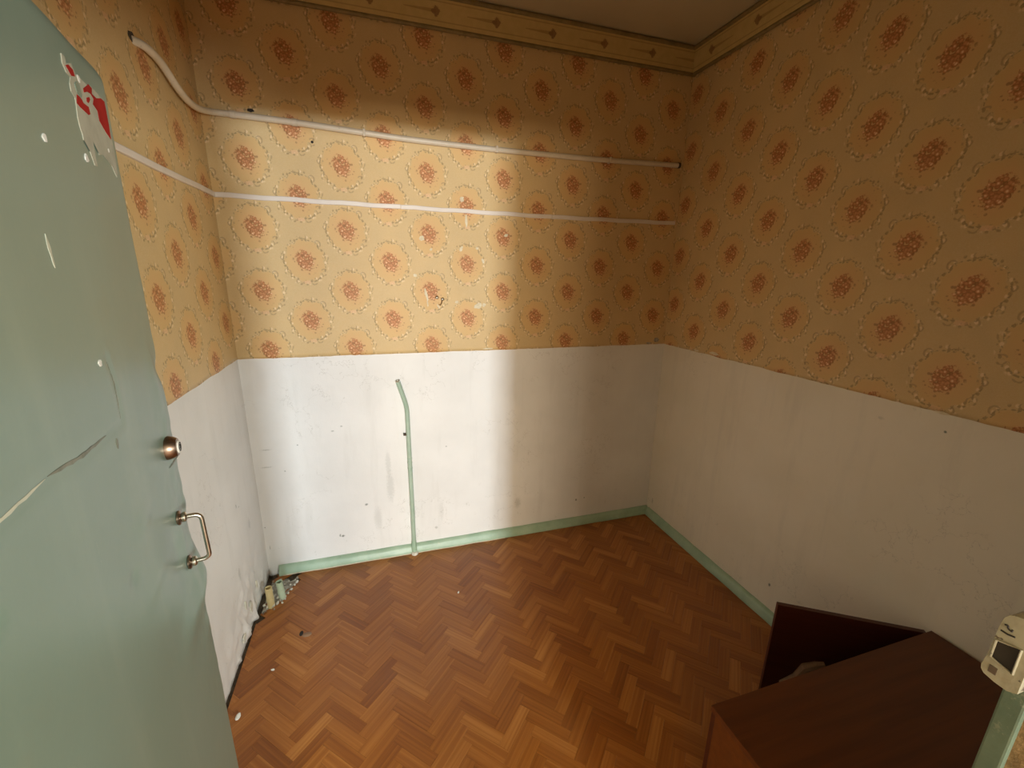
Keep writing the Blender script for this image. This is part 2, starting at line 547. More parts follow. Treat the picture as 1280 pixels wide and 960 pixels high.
M['door'] = door_paint()
M['cream_paint'] = mottled('cream_primer', (0.42, 0.40, 0.31), (0.50, 0.48, 0.38), 30, 0.8, spec=0.15)
M['red'] = mottled('red_film', (0.34, 0.018, 0.016), (0.42, 0.025, 0.02), 30, 0.8, spec=0.1)
M['crease_dark'] = mottled('dark_scratch', (0.13, 0.14, 0.10), (0.20, 0.21, 0.16), 60, 0.5)
M['crease_light'] = mottled('pale_scratch', (0.50, 0.52, 0.42), (0.58, 0.59, 0.48), 60, 0.5)


def keeper_paint():
    g = G('chipped_beige_enamel', 0.4)
    v = g.pos()
    c = g.mix(g.step(g.noise(v, 60, 4), 0.3, 0.7), (0.27, 0.25, 0.175), (0.34, 0.32, 0.23))
    ch = g.step(g.noise(v, 90, 3, 0.6), 0.66, 0.68)
    c = g.mix(ch, c, (0.10, 0.08, 0.06))
    g.bump(g.noise(v, 120, 3), 0.4, 0.001)
    return g.done(c, 0.38, 0, 0.5)


M['keeper'] = keeper_paint()

# ------------------------------------------------------------------ the room
W_, H_ = 2.45, 2.885
AL, AR = 0.0097, 0.0144        # the side walls open very slightly
YF = -2.165                     # inner face of the front wall
YH = -2.290                     # its hall face
ZP = 1.235                      # top of the white paint
XJL, XJR, ZD = 0.405, 1.282, 1.985   # door opening


def lx(y): return -AL * y
def rx(y): return W_ - AR * y


def struct(mb, name, mat, label, cat='wall', **k):
    return tag(mb.build(name, mat, **k), label, cat, kind='structure')


wb = struct(MB().box(-0.12, 2.62, 0.004, 0.12, -0.06, 2.99), 'wall_back', M['dado_back'], 'lit back wall, floral paper over white paint, behind the green upright pipe')


def side_box(f, d, name, mat, label):
    mb = MB()
    v = []
    for (y) in (0.004, YH - 0.0):
        for dx in (0.004 * d, 0.12 * d):
            for z in (-0.06, 2.99):
                v.append((f(y) + dx, y, z))
    mb.add(v, [(0, 1, 3, 2), (4, 6, 7, 5), (0, 4, 5, 1), (2, 3, 7, 6), (0, 2, 6, 4), (1, 5, 7, 3)])
    return struct(mb, name, mat, label)


wl = side_box(lx, -1, 'wall_left', M['dado_left'], 'left wall with floral paper and white paint, partly hidden by the green door')
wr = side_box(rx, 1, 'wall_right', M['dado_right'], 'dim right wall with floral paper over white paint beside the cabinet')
mb = MB()
mb.box(-0.13, XJL, YH, YF, -0.06, 2.99).box(XJR, 2.62, YH, YF, -0.06, 2.99).box(XJL, XJR, YH, YF, ZD, 2.99)
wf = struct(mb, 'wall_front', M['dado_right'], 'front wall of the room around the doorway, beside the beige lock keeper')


def sheet(name, mat, parent, f, y_or_x, z0, z1, step, amp, seed, ragged=0.0, thick=0.0, low=None):
    """A skin on a wall. f(t, z, d) gives the point at run t, height z and proudness d."""
    a0, a1 = y_or_x
    n = max(2, int(abs(a1 - a0) / step))
    m = max(2, int((z1 - z0) / step))
    v, fc = [], []
    for j in range(m + 1):
        for i in range(n + 1):
            t = a0 + (a1 - a0) * i / n
            z = z0 + (z1 - z0) * j / m
            if ragged and j == 0:
                z += (noise.noise(Vector((t * 9, seed, 0))) * 0.7 + noise.noise(Vector((t * 60, seed, 3))) * 0.5) * ragged
            d = 0.0 + noise.fractal(Vector((t * 3, z * 3, seed)), 0.8, 2.0, 4) * amp
            if low: d += low(t, z)
            if i in (0, n): d = 0.0
            v.append(f(t, z, max(d, -0.003) + thick))
    for j in range(m):
        for i in range(n):
            a = j * (n + 1) + i
            fc.append((a, a + 1, a + n + 2, a + n + 1))
    # a rim so that the skin has an edge
    k = len(v)
    rim = list(range(n + 1))
    for i in rim:
        p = v[i]
        t = a0 + (a1 - a0) * i / n
        v.append(f(t, p[2], -0.003))
    for i in range(n): fc.append((i, k + i, k + i + 1, i + 1))
    return mesh(name, v, fc, mat, parent, True)


fb = lambda t, z, d: (t, 0.0 - d, z)
fl = lambda t, z, d: (lx(t) + d, t, z)
fr = lambda t, z, d: (rx(t) - d, t, z)
ff = lambda t, z, d: (t, YF + d, z)


def peel(t, z):       # knocked and patched plaster low on the left wall
    k = max(0.0, 1 - z / 0.38) * max(0.0, 1 - abs(t + 0.33) / 0.45)
    return k * (noise.fractal(Vector((t * 17, z * 11, 4)), 0.7, 2.0, 4) * 0.024)


sheet('painted_plaster', M['dado_back'], wb, fb, (0, W_), -0.01, ZP + 0.02, 0.02, 0.0012, 1, thick=0.0010)
sheet('painted_plaster', M['dado_left'], wl, fl, (0, YF), 0.006, ZP + 0.02, 0.014, 0.0014, 2, ragged=0.012, thick=0.0012, low=peel)
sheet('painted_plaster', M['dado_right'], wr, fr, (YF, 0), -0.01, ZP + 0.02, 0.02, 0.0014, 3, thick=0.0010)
sheet('wallpaper', M['paper_back'], wb, fb, (0, W_), ZP, 2.78, 0.02, 0.0006, 5, ragged=0.004, thick=0.0028)
sheet('wallpaper', M['paper_left'], wl, fl, (0, YF), ZP, 2.78, 0.02, 0.0006, 6, ragged=0.004, thick=0.0028)
sheet('wallpaper', M['paper_right'], wr, fr, (YF, 0), ZP, 2.78, 0.02, 0.0006, 7, ragged=0.006, thick=0.0028)
mb = MB()
mb.box(XJR + 0.0, 2.46, YF - 0.001, YF + 0.002, ZP, 2.78)
mb.build('wallpaper', M['paper_front'], wf)
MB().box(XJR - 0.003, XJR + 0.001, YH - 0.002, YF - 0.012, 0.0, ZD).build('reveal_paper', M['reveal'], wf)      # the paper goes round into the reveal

struct(MB().box(-0.13, 2.62, YH, 0.12, H_, H_ + 0.1), 'ceiling', M['ceiling'], 'dim whitewashed ceiling above the papered border', 'ceiling')


def ragged_patch(name, cx, cz, rx_, rz_, seed, mat, parent, plane='b', n=22, th=0.0012, rot=0.0):
    rnd = random.Random(seed)
    v, f = [], []
    base = 0.0036
    for d in (base - 0.002, base + th):
        for k in range(n):
            a = 2 * pi * k / n
            r = 1 + 0.35 * noise.noise(Vector((cos(a) * 1.7, sin(a) * 1.7, seed * 3.1))) + 0.18 * (rnd.random() - 0.5)
            du, dz = cos(a) * rx_ * r, sin(a) * rz_ * r
            u = cx + du * cos(rot) - dz * sin(rot)
            z = cz + du * sin(rot) + dz * cos(rot)
            v.append(fb(u, z, d) if plane == 'b' else fr(u, z, d) if plane == 'r' else fl(u, z, d))
    f = [tuple(range(n, 2 * n))] + [(k, (k + 1) % n, n + (k + 1) % n, n + k) for k in range(n)]
    mb = MB().add(v, f)
    return mb.build(name, mat, parent)


# places where the paper has been torn to the plaster
for i, (x, z, a, b, rt) in enumerate([(.908, 1.832, .014, .011, .6), (.922, 1.55, .007, .030, .25), (.928, 1.50, .003, .018, 0.1), (1.205, 1.487, .022, .015, .4), (1.238, 1.492, .010, .010, 0),
                                      (1.113, 1.786, .008, .013, -.5), (1.199, 1.791, .008, .006, 0), (1.232, 1.726, .006, .013, .3), (.955, 1.778, .008, .006, 0.4), (1.085, 1.508, .009, .008, 0),
                                      (.869, 1.646, .009, .008, 0), (1.120, 2.030, .011, .013, 0), (1.142, 1.925, .007, .030, .05), (1.361, 1.863, .010, .008, .3), (1.26, 1.245, .030, .004, 0),
                                      (.985, 1.485, .004, .014, 0.5)]):
    ragged_patch('torn_patch', x, z, a, b, i + 1, M['plaster'], wb, rot=rt)
for i, (x, z, a, b) in enumerate([(2.385, 1.262, .020, .013), (2.33, 1.243, .018, .006)]):
    ragged_patch('torn_patch', x, z, a, b, i + 30, M['pebble_dark'], wb)
for i, (y, z, a, b) in enumerate([(-.438, 1.250, .035, .008), (-.30, 1.243, .018, .005), (-1.47, 1.236, .02, .005)]):
    ragged_patch('torn_patch', y, z, a, b, i + 40, M['plaster'], wr, 'r')
for i, (y, z, a, b) in enumerate([(-.36, .10, .016, .030), (-.42, .16, .008, .022), (-.30, .055, .014, .018), (-.50, .05, .020, .014), (-.24, .13, .006, .02)]):
    ragged_patch('chipped_patch', y, z, a, b, i + 50, M['pebble'], wl, 'l', th=0.0035)
# holes knocked in the paper
for (x, z, a, b) in [(.193, 2.333, .014, .006), (.43, 2.231, .006, .005)]:
    ragged_patch('nail_hole', x, z, a, b, 7, M['dark'], wb, th=0.0008)
ragged_patch('pipe_hole', -.545, 2.343, .022, .014, 9, M['grime'], wl, 'l', th=0.001)

# screws left in the back wall
hk = empty('wall_hook', (0.978, -0.004, 1.533))
tag(hk, 'small bright metal double hook screwed to the lit floral wallpaper', 'hook')
for dx, dz in ((0, 0), (0.030, -0.009)):
    MB().lathe([(0.003, 0), (0.009, 0.001), (0.009, 0.004), (0.005, 0.008), (0.002, 0.009)], (dx, 0, dz), (0, -1, 0), 16).build('screw_head', M['steel'], hk, True)
MB().tube(smooth_path([(0.026, -0.004, -0.012), (0.024, -0.010, -0.028), (0.016, -0.012, -0.040), (0.010, -0.016, -0.036)], 5), 0.0022, 8).build('hook_wire', M['brass'], hk, True)

# ------------------------------------------------------------------ cornice
ZC0, ZC1 = 2.748, 2.885


def cornice(name, a, b, d, mat, label):
    """a, b ends on the wall line, d inward unit."""
    a, b, d = Vector(a), Vector(b), Vector(d)
    prof = [(0.0, 2.760), (0.018, 2.762), (0.022, 2.768), (0.034, 2.862), (0.036, 2.868), (0.0, 2.868)]
    mb = MB()
    v = [(*(p + d * q[0]).xy, q[1]) for p in (a, b) for q in prof]
    n = len(prof)
    mb.add(v, [tuple(range(n)), tuple(range(2 * n - 1, n - 1, -1))] + [(i, (i + 1) % n, n + (i + 1) % n, n + i) for i in range(n)])
    o = tag(mb.build(name, mat), label, 'cornice', kind='structure')
    for off, z, r in ((0.016, 2.756, 0.009), (0.036, 2.874, 0.010)):
        m2 = MB()
        m2.tube([Vector((*(a + d * off).xy, z)), Vector((*(b + d * off).xy, z))], r, 12)
        m2.build('moulding', M['moulding'], o, True)
    return o


cornice('trim_1', (0.0, 0.0, 0), (W_, 0.0, 0), (0, -1, 0), M['border_back'], 'cornice with printed paper border along the top of the back wall')
cornice('trim_2', (rx(-.01), -.01, 0), (rx(YF), YF, 0), (-1, 0, 0), M['border_side'], 'cornice with printed paper border along the top of the right wall')
cornice('trim_3', (lx(-.01), -.01, 0), (lx(YF), YF, 0), (1, 0, 0), M['border_side'], 'cornice with printed border above the left wall, out of view')

# ------------------------------------------------------------------ baseboards


def baseboard(name, a, b, d, label, seed):
    a, b, d = Vector(a), Vector(b), Vector(d)
    prof = [(0.002, 0.0), (0.030, 0.0), (0.031, 0.012), (0.027, 0.020), (0.024, 0.034), (0.018, 0.046), (0.010, 0.052), (0.002, 0.054)]
    n = 60
    v, f = [], []
    m = len(prof)
    for i in range(n + 1):
        p = a.lerp(b, i / n)
        for k, q in enumerate(prof):
            wv = noise.noise(Vector((i * 0.35, k * 0.4, seed))) * 0.0022
            v.append((*(p + d * (q[0] + (wv if 0 < k < m - 1 else 0))).xy, q[1] + (wv if k > 2 else 0)))
    for i in range(n):
        for k in range(m):
            k2 = (k + 1) % m
            f.append((i * m + k, i * m + k2, (i + 1) * m + k2, (i + 1) * m + k))
    f.append(tuple(range(m)))
    f.append(tuple(n * m + k for k in range(m - 1, -1, -1)))
    o = MB().add(v, f).build(name, M['green_trim'], None, True)
    return tag(o, label, 'skirting', kind='structure')


bb = baseboard('baseboard_back', (0.055, 0, 0), (W_ - 0.002, 0, 0), (0, -1, 0), 'green painted skirting board along the foot of the back wall', 1)
MB().tube([(0.075 + 0.05 * i, -0.0305 - 0.0008 * sin(i * 1.9), 0.0035 + 0.0010 * sin(i * 0.9)) for i in range(15)], 0.0034, 8).build('bead', M['bead'], bb, True)
MB().tube([(0.82 + 0.05 * i, -0.0305 - 0.0008 * sin(i * 1.7), 0.0030 + 0.0010 * sin(i * 1.1)) for i in range(12)], 0.0028, 8).build('bead', M['bead'], bb, True)
baseboard('baseboard_right', (rx(-.03), -.03, 0), (rx(YF), YF, 0), (-1, 0, 0), 'green painted skirting board along the foot of the right wall', 2)

# ------------------------------------------------------------------ floor of herringbone blocks
fl_o = struct(MB().box(-0.10, 2.60, YH, 0.11, -0.06, -0.0075), 'floor', M['grime'], 'red brown herringbone floor of small wooden blocks', 'floor')
NB, BW = 4, 0.0433
BL = NB * BW
GAP = 0.00015
X0, Y0 = 0.5425, -0.641 - 0.0612 * 12
EA = Vector((1, 1)).normalized()
EB = Vector((-1, 1)).normalized()


def corner_hole(x, y):
    return x < 0.145 - 0.05 * max(0, (-y - 0.16) / 0.15) and -0.30 < y < -0.045 + 0.0 * x and (x + (-y) * 0.45 < 0.185)


def room_clip(poly):
    planes = [((1, AL), 0.013), ((-1, -AR), -(W_ - 0.012)), ((0, -1), 0.012), ((0, 1), YH)]
    for (n, c) in planes:
        out = []
        for i, p in enumerate(poly):
            q = poly[(i + 1) % len(poly)]
            dp = n[0] * p.x + n[1] * p.y - c
            dq = n[0] * q.x + n[1] * q.y - c
            if dp >= 0: out.append(p)
            if (dp >= 0) != (dq >= 0): out.append(p.lerp(q, dp / (dp - dq)))
        poly = out
        if len(poly) < 3: return []
    return poly


def project(x, y, z=0.0):
    d = Vector((x, y, z)) - CAM
    k = d.dot(fw)
    if k < 0.05: return None
    return 640 + FPX * d.dot(rr) / k, 480 - FPX * d.dot(uu) / k


rnd = random.Random(11)
blocks = []
for m in range(-14, 20):
    for k in range(-30, 75):
        for kind in (0, 1):
            if kind == 0: a0, a1, b0, b1 = k, k + NB, k, k + 1
            else: a0, a1, b0, b1 = k, k + 1, k - 2 * NB + 1, k - NB + 1
            # repeat of the pattern across the room
            sh = m * 2 * NB
            a0 += sh; a1 += sh
            c = EA * ((a0 + a1) / 2 * BW) + EB * ((b0 + b1) / 2 * BW) + Vector((X0, Y0))
            if not (-0.15 < c.x < 2.65 and YH - 0.12 < c.y < 0.15): continue
            blocks.append((c, kind))
seen = set()
uniq = []
for c, kind in blocks:
    key = (round(c.x, 3), round(c.y, 3), kind)
    if key in seen: continue
    seen.add(key)
    uniq.append((c, kind))


def block_poly(c, kind):
    d = EA if kind == 0 else EB
    e = EB if kind == 0 else -EA
    l, h = BL / 2 - GAP, BW / 2 - GAP
    return [c - d * l - e * h, c + d * l - e * h, c + d * l + e * h, c - d * l + e * h]


def block_geo(poly, z, uo):
    """verts, faces, uvs of a low block with eased upper edges; poly in its own frame with x along the grain"""
    n = len(poly)
    cen = sum(poly, Vector((0, 0))) / n
    v, f, uv = [], [], []
    for lev, (zz, ins) in enumerate(((z - 0.0070, 0.0), (z - 0.0004, 0.0), (z, 0.0005))):
        for p in poly:
            q = p - (p - cen).normalized() * ins
            v.append((q.x, q.y, zz))
    f.append(tuple(2 * n + i for i in range(n)))
    for L in (0, 1):
        for i in range(n):
            j = (i + 1) % n
            f.append((L * n + i, L * n + j, (L + 1) * n + j, (L + 1) * n + i))
    return v, f


def finish(me, tones, uvs):
    """tones per vertex, uvs per vertex"""
    at = me.attributes.new('tone', 'FLOAT', 'POINT')
    at.data.foreach_set('value', tones)
    ul = me.uv_layers.new(name='UVMap')
    idx = [0] * len(me.loops)
    me.loops.foreach_get('vertex_index', idx)
    flat = []
    for i in idx: flat.extend(uvs[i])
    ul.data.foreach_set('uv', flat)


variants = []
rect = [Vector((-BL / 2 + GAP, -BW / 2 + GAP)), Vector((BL / 2 - GAP, -BW / 2 + GAP)), Vector((BL / 2 - GAP, BW / 2 - GAP)), Vector((-BL / 2 + GAP, BW / 2 - GAP))]
TONES = [0.05, 0.12, 0.2, 0.28, 0.33, 0.37, 0.4, 0.43, 0.46, 0.49, 0.52, 0.55, 0.58, 0.62, 0.66, 0.70, 0.75, 0.8, 0.86, 0.92, 0.24, 0.42, 0.5, 0.6]
for i, t in enumerate(TONES):
    v, f = block_geo(rect, 0.0, 0)
    me = bpy.data.meshes.new('block')
    me.from_pydata(v, [], f)
    me.materials.append(M['block'])
    o_ = (i * 3.37, i * 1.71)
    finish(me, [t] * len(v), [(p[0] + o_[0], p[1] + o_[1]) for p in v])
    variants.append(me)

CABX0, CABX1, CABY0, CABY1, CABZ = 1.522, 2.462, -2.040, -1.612, 0.480
cands = []
for c, kind in uniq:
    full = block_poly(c, kind)
    poly = room_clip(full)
    if len(poly) < 3: continue
    if corner_hole(c.x, c.y) or (c.x < 0.075 and c.y > -0.33): continue  # blocks left out so the dark slab stands in for corner shadow
    area_ = 0.5 * abs(sum(poly[i].x * poly[(i + 1) % len(poly)].y - poly[(i + 1) % len(poly)].x * poly[i].y for i in range(len(poly))))
    if area_ < 0.0002: continue
    cc = sum(poly, Vector((0, 0))) / len(poly)
    px = project(cc.x, cc.y)
    score = 0
    if px and -10 < px[0] < 1290 and px[1] < 975:
        pr = [project(p.x, p.y) for p in poly]
        if all(pr): score = 0.5 * abs(sum(pr[i][0] * pr[(i + 1) % len(pr)][1] - pr[(i + 1) % len(pr)][0] * pr[i][1] for i in range(len(pr))))
        if cc.x > CABX0 + 0.0 and cc.y < -1.30: score = 0      # behind or below the cabinet
        s_door = (cc.x - 0.27) * 0.98169 + (cc.y + 1.374) * 0.1905
        if px[0] < 225 + (px[1] - 600) * 0.2: score = 0          # behind the door leaf
    cands.append((score, c, kind, poly, full))
cands.sort(key=lambda q: -q[0])
SV, SF, ST, SU = [], [], [], []
singles = 0
for (score, c, kind, poly, full) in cands:
    d = EA if kind == 0 else EB
    e = EB if kind == 0 else -EA
    ang = math.atan2(d.y, d.x)
    vi = rnd.randrange(len(variants))
    dz = rnd.uniform(-0.0005, 0.0004)
    whole = len(poly) == 4 and all((poly[i] - full[i]).length < 1e-6 for i in range(4))
    if singles < 300 and score > 0:
        singles += 1
        if whole: me = variants[vi]
        else:
            lp = [Vector(((p - c).dot(d), (p - c).dot(e))) for p in poly]
            v, f = block_geo(lp, 0.0, 0)
            me = bpy.data.meshes.new('block')
            me.from_pydata(v, [], f)
            me.materials.append(M['block'])
            finish(me, [TONES[vi]] * len(v), [(p[0] + vi * 3.37, p[1] + vi * 1.71) for p in v])
        o = bpy.data.objects.new('parquet_block', me)
        col.objects.link(o)
        o.parent = fl_o
        o.location = (c.x, c.y, dz)
        o.rotation_euler = (rnd.uniform(-.002, .002), rnd.uniform(-.002, .002), ang)
    else:
        lp = [Vector(((p - c).dot(d), (p - c).dot(e))) for p in poly]
        v, f = block_geo(lp, 0.0, 0)
        n0 = len(SV)
        for p in v:
            q = c + d * p[0] + e * p[1]
            SV.append((q.x, q.y, p[2] + dz))
            SU.append((p[0] + vi * 3.37, p[1] + vi * 1.71))
            ST.append(TONES[vi])
        SF += [tuple(i + n0 for i in a) for a in f]
me = bpy.data.meshes.new('parquet_blocks')
me.from_pydata(SV, [], SF)
me.materials.append(M['block'])
finish(me, ST, SU)
rest = bpy.data.objects.new('parquet_blocks', me)
col.objects.link(rest)
rest.parent = fl_o
rest['kind'] = 'stuff'

# rubble corner: broken cement round two cut pipes
cp = empty('cement_patch', (0.075, -0.17, -0.0075))
tag(cp, 'crumbled cement patch and pebbles around the two cut pipes in the left corner', 'rubble')
v, f = [], []
n1, n2 = 22, 30
outl = [(-.053, .02), (-.053, -.14), (-.040, -.150), (-.015, -.125), (.012, -.095), (.036, -.060), (.052, -.020), (.072, .030), (.088, .070), (.092, .095), (.070, .105), (.050, .085), (.020, .115), (-.02, .12), (-.05, .12)]


def inside(x, y):
    r = False
    for i in range(len(outl)):
        (x1, y1), (x2, y2) = outl[i], outl[(i + 1) % len(outl)]
        if (y1 > y) != (y2 > y) and x < (x2 - x1) * (y - y1) / (y2 - y1) + x1: r = not r
    return r


grid = {}
st = 0.006
for i in range(-10, 17):
    for j in range(-27, 22):
        x, y = i * st, j * st
        if inside(x, y):
            h = 0.007 + 0.013 * noise.fractal(Vector((x * 40, y * 40, 1)), 0.8, 2.0, 4) + 0.006 * exp(-((x - .02) ** 2 + (y + .03) ** 2) / 0.002)
            grid[(i, j)] = len(v)
            v.append((x, y, max(h, 0.001)))
for (i, j), k in grid.items():
    q = [(i, j), (i + 1, j), (i + 1, j + 1), (i, j + 1)]
    if all(a in grid for a in q): f.append(tuple(grid[a] for a in q))
mesh('cement', v, f, M['cement'], cp, True)
rnd = random.Random(5)
pm = []
for s in range(4):
    mb = MB()
    bm = bmesh.new()
    bmesh.ops.create_icosphere(bm, subdivisions=1, radius=1)
    for vv in bm.verts: vv.co *= 1 + 0.35 * noise.noise(vv.co * 1.3 + Vector((s * 5, 0, 0)))
    for dark in (0, 1):
        me = bpy.data.meshes.new('pebble')
        bm.to_mesh(me)
        me.materials.append(M['pebble_dark' if dark else 'pebble'])
        pm.append(me)
    bm.free()
pts = [(-.005, -.10, .011), (.010, -.085, .009), (-.022, -.095, .008), (.022, -.068, .009), (.030, -.050, .008), (.006, -.115, .006), (-.035, -.125, .009), (.040, -.030, .007), (.052, -.015, .008),
       (.060, .012, .008), (.070, .035, .009), (.078, .060, .010), (.082, .082, .011), (.066, .075, .008), (.055, .050, .008), (-.012, -.075, .009), (.016, -.045, .010), (.034, -.072, .006), (-.045, -.08, .007), (.045, .075, .006)]
pts = [(x + rnd.uniform(-.006, .006), y + rnd.uniform(-.006, .006), r * rnd.uniform(.7, 1.25)) for x, y, r in pts] + [(rnd.uniform(-.04, .05), rnd.uniform(-.09, .06), rnd.uniform(.004, .008)) for _ in range(16)]
for (x, y, r) in pts:
    o = bpy.data.objects.new('pebble', pm[rnd.randrange(8) if rnd.random() < .5 else 2 * rnd.randrange(4)])
    col.objects.link(o)
    o.parent = cp
    o.location = (x, y, 0.010 + r * 0.35)
    o.scale = (r, r * rnd.uniform(.7, 1.2), r * rnd.uniform(.6, .9))
    o.rotation_euler = (rnd.random() * 3, rnd.random() * 3, rnd.random() * 3)


def stub(x, y, h, rad, mat, label, lean):
    o = empty('pipe_stub', (x, y, 0))
    tag(o, label, 'pipe', 'cut pipe stubs in the floor corner')
    top = Vector((lean[0], lean[1], h))
    mb = MB()
    seg, rings = 18, []
    L = [(0, rad), (0.35, rad * 1.02), (0.36, rad * 1.10), (0.46, rad * 1.08), (0.47, rad), (1, rad)]
    vv, ff = [], []
    for (t, r) in L + [(1, rad * 0.80), (0.5, rad * 0.78)]:
        c = top * t
        for k in range(seg):
            a = 2 * pi * k / seg
            vv.append(c + Vector((cos(a) * r, sin(a) * r, 0)))
    for i in range(len(L) + 1):
        for k in range(seg):
            k2 = (k + 1) % seg
            ff.append((i * seg + k, i * seg + k2, (i + 1) * seg + k2, (i + 1) * seg + k))
    mb.add(vv, ff)
    mb.build('pipe_wall', mat, o, True)
    MB().lathe([(rad * 0.79, 0), (rad * 0.79, 0.002)], top * 0.55, (0, 0, 1), 18).build('bore', M['dark'], o)
    return o


M['yellow_stub'] = green_paint('yellowed_pipe_paint', (0.60, 0.50, 0.24), (0.68, 0.58, 0.32), (0.70, 0.66, 0.50), 0.4)
M['green_stub'] = green_paint('mint_pipe_paint', (0.46, 0.58, 0.42), (0.54, 0.66, 0.50), (0.6, 0.6, 0.4), 0.3)
stub(.064, -.262, .105, .0165, M['yellow_stub'], 'short cut pipe with yellowed cream paint, nearer the left wall', (-.006, .012))
stub(.106, -.214, .098, .0160, M['green_stub'], 'short cut pipe with mint green paint, right one of the corner stubs', (-.008, .006))

# crumbs on the floor
for (x, y, r, lab) in [(.070, -.845, .014, 'white plaster crumb on the floor beside the green door edge'), (.995, -.429, .008, 'tiny white plaster crumb on the middle of the herringbone floor'),
                       (.151, -.661, .008, 'tiny pale plaster crumb on the floor near the left wall')]:
    bm = bmesh.new()
    bmesh.ops.create_icosphere(bm, subdivisions=2, radius=1)
    for vv in bm.verts:
        vv.co *= 1 + 0.4 * noise.noise(vv.co * 1.5 + Vector((x * 50, 0, 0)))
        vv.co = Vector((vv.co.x * r, vv.co.y * r * .6, vv.co.z * r * .45))
    me = bpy.data.meshes.new('plaster_crumb')
    bm.to_mesh(me)
    bm.free()
    o = link('plaster_crumb', me, M['white_chip'])
    o.location = (x, y, r * .40)
    o.rotation_euler = (0, 0, x * 20)
    tag(o, lab, 'crumb')
# a knocked spot with its flake in the floor near the left corner
o = MB().lathe([(.001, 0), (.018, .0), (.014, .0022), (.001, .003)], (0, 0, 0), (0, 0, 1), 14).build('wood_flake', M['pale_wood'], None, True)
o.location = (.262, -.500, 0.0005)
o.scale = (1.2, .8, 1)
tag(o, 'small pale wood flake beside a dark dent in the floor near the corner pipes', 'flake')
o = MB().lathe([(.001, 0), (.011, .0), (.009, .0010), (.001, .0012)], (0, 0, 0), (0, 0, 1), 14).build('dark_dent', M['dark'], fl_o, True)
o.location = (.236, -.486, 0.0003)
o.scale = (.8, 1.5, 1)

# ------------------------------------------------------------------ pipes and duct
vp = empty('upright_pipe', (.797, -.022, 0))
tag(vp, 'thin green painted upright pipe with bent top against the white wall', 'pipe')
path = [(0, 0, 0.0), (0, 0, .30), (-.002, .002, .62), (-.003, .002, .88)] + smooth_path([(-.003, .002, .90), (-.006, .001, .935), (-.016, -.002, .98), (-.030, -.006, 1.03), (-.046, -.010, 1.088)], 5)
MB().tube(path, 0.0125, 18, cap=False).build('pipe_tube', M['green_pipe'], vp, True)
e = Vector(path[-1])
dr = (Vector(path[-1]) - Vector(path[-2])).normalized()
MB().lathe([(.0125, -.001), (.0132, .0), (.0095, .002), (.0085, -.006)], e, dr, 18).build('pipe_mouth', M['steel'], vp, True)
for z in (.565, .600, .625):
    MB().lathe([(.0126, -.003), (.0142, -.002), (.0142, .002), (.0126, .003)], (-.002, .002, z), (0, 0, 1), 18).build('ring', M['green_pipe'], vp, True)
mb = MB()
mb.box(-.030, -.012, -.004, .020, .768, .776)
mb.tube([(-.024, .018, .772), (-.024, -.004, .772), (-.028, -.008, .779)], .003, 8)
mb.build('wall_clip', M['grime'], vp, True)
MB().tube([(0, 0, .0), (0, 0, .02), (-.001, -.001, .06), (0, 0, .085)], [.019, .017, .0155, .0130], 18).build('foot_collar', M['green_trim'], vp, True)
MB().lathe([(.020, 0), (.021, .008), (.017, .014), (.013, .016)], (.001, -.012, 0), (0, 0, 1), 16).build('foot_plaster', M['pebble'], vp, True)

hp = empty('ceiling_pipe', (0, 0, 0))
tag(hp, 'cream painted pipe that curves round the corner and runs high along the back wall', 'pipe')
bend = smooth_path([(.002, -.545, 2.336), (.022, -.50, 2.338), (.026, -.42, 2.334), (.028, -.37, 2.318), (.030, -.30, 2.293), (.030, -.22, 2.281), (.032, -.13, 2.284), (.046, -.052, 2.298), (.080, -.020, 2.305), (.130, -.019, 2.305)], 7)
MB().tube(bend, 0.0125, 16).build('bent_length', M['pale_pipe'], hp, True)
st_ = [(.128, -.019, 2.305), (.367, -.018, 2.300), (.60, -.019, 2.290), (.822, -.018, 2.281), (1.06, -.018, 2.277), (1.297, -.018, 2.275), (1.57, -.018, 2.276), (1.842, -.018, 2.278), (2.12, -.018, 2.284), (2.402, -.018, 2.291)]
MB().tube(smooth_path(st_, 5), 0.0135, 16).build('straight_length', M['pale_pipe'], hp, True)
for c, dd in (((.128, -.019, 2.305), (1, 0, 0)), ((.367, -.018, 2.300), (1, 0, -.02))):
    MB().lathe([(.013, -.012), (.0155, -.010), (.0155, .010), (.013, .012)], c, dd, 16).build('coupling', M['pale_pipe'], hp, True)
for x, z in ((.66, 2.287), (1.30, 2.275), (1.95, 2.280)):
    MB().box(x - .006, x + .006, -.034, -.002, z - .0155, z + .0155).build('pipe_bracket', M['pale_pipe'], hp, bevel=.003)
MB().lathe([(.0138, 0), (.0150, .001), (.0150, .014), (.012, .016)], (2.396, -.018, 2.291), (1, 0, .02), 16).build('end_cap', M['grime'], hp, True)

cd = empty('cable_duct', (0, 0, 0))
tag(cd, 'narrow off-white cable duct running along the left and back walls', 'duct')
ZK = 1.982


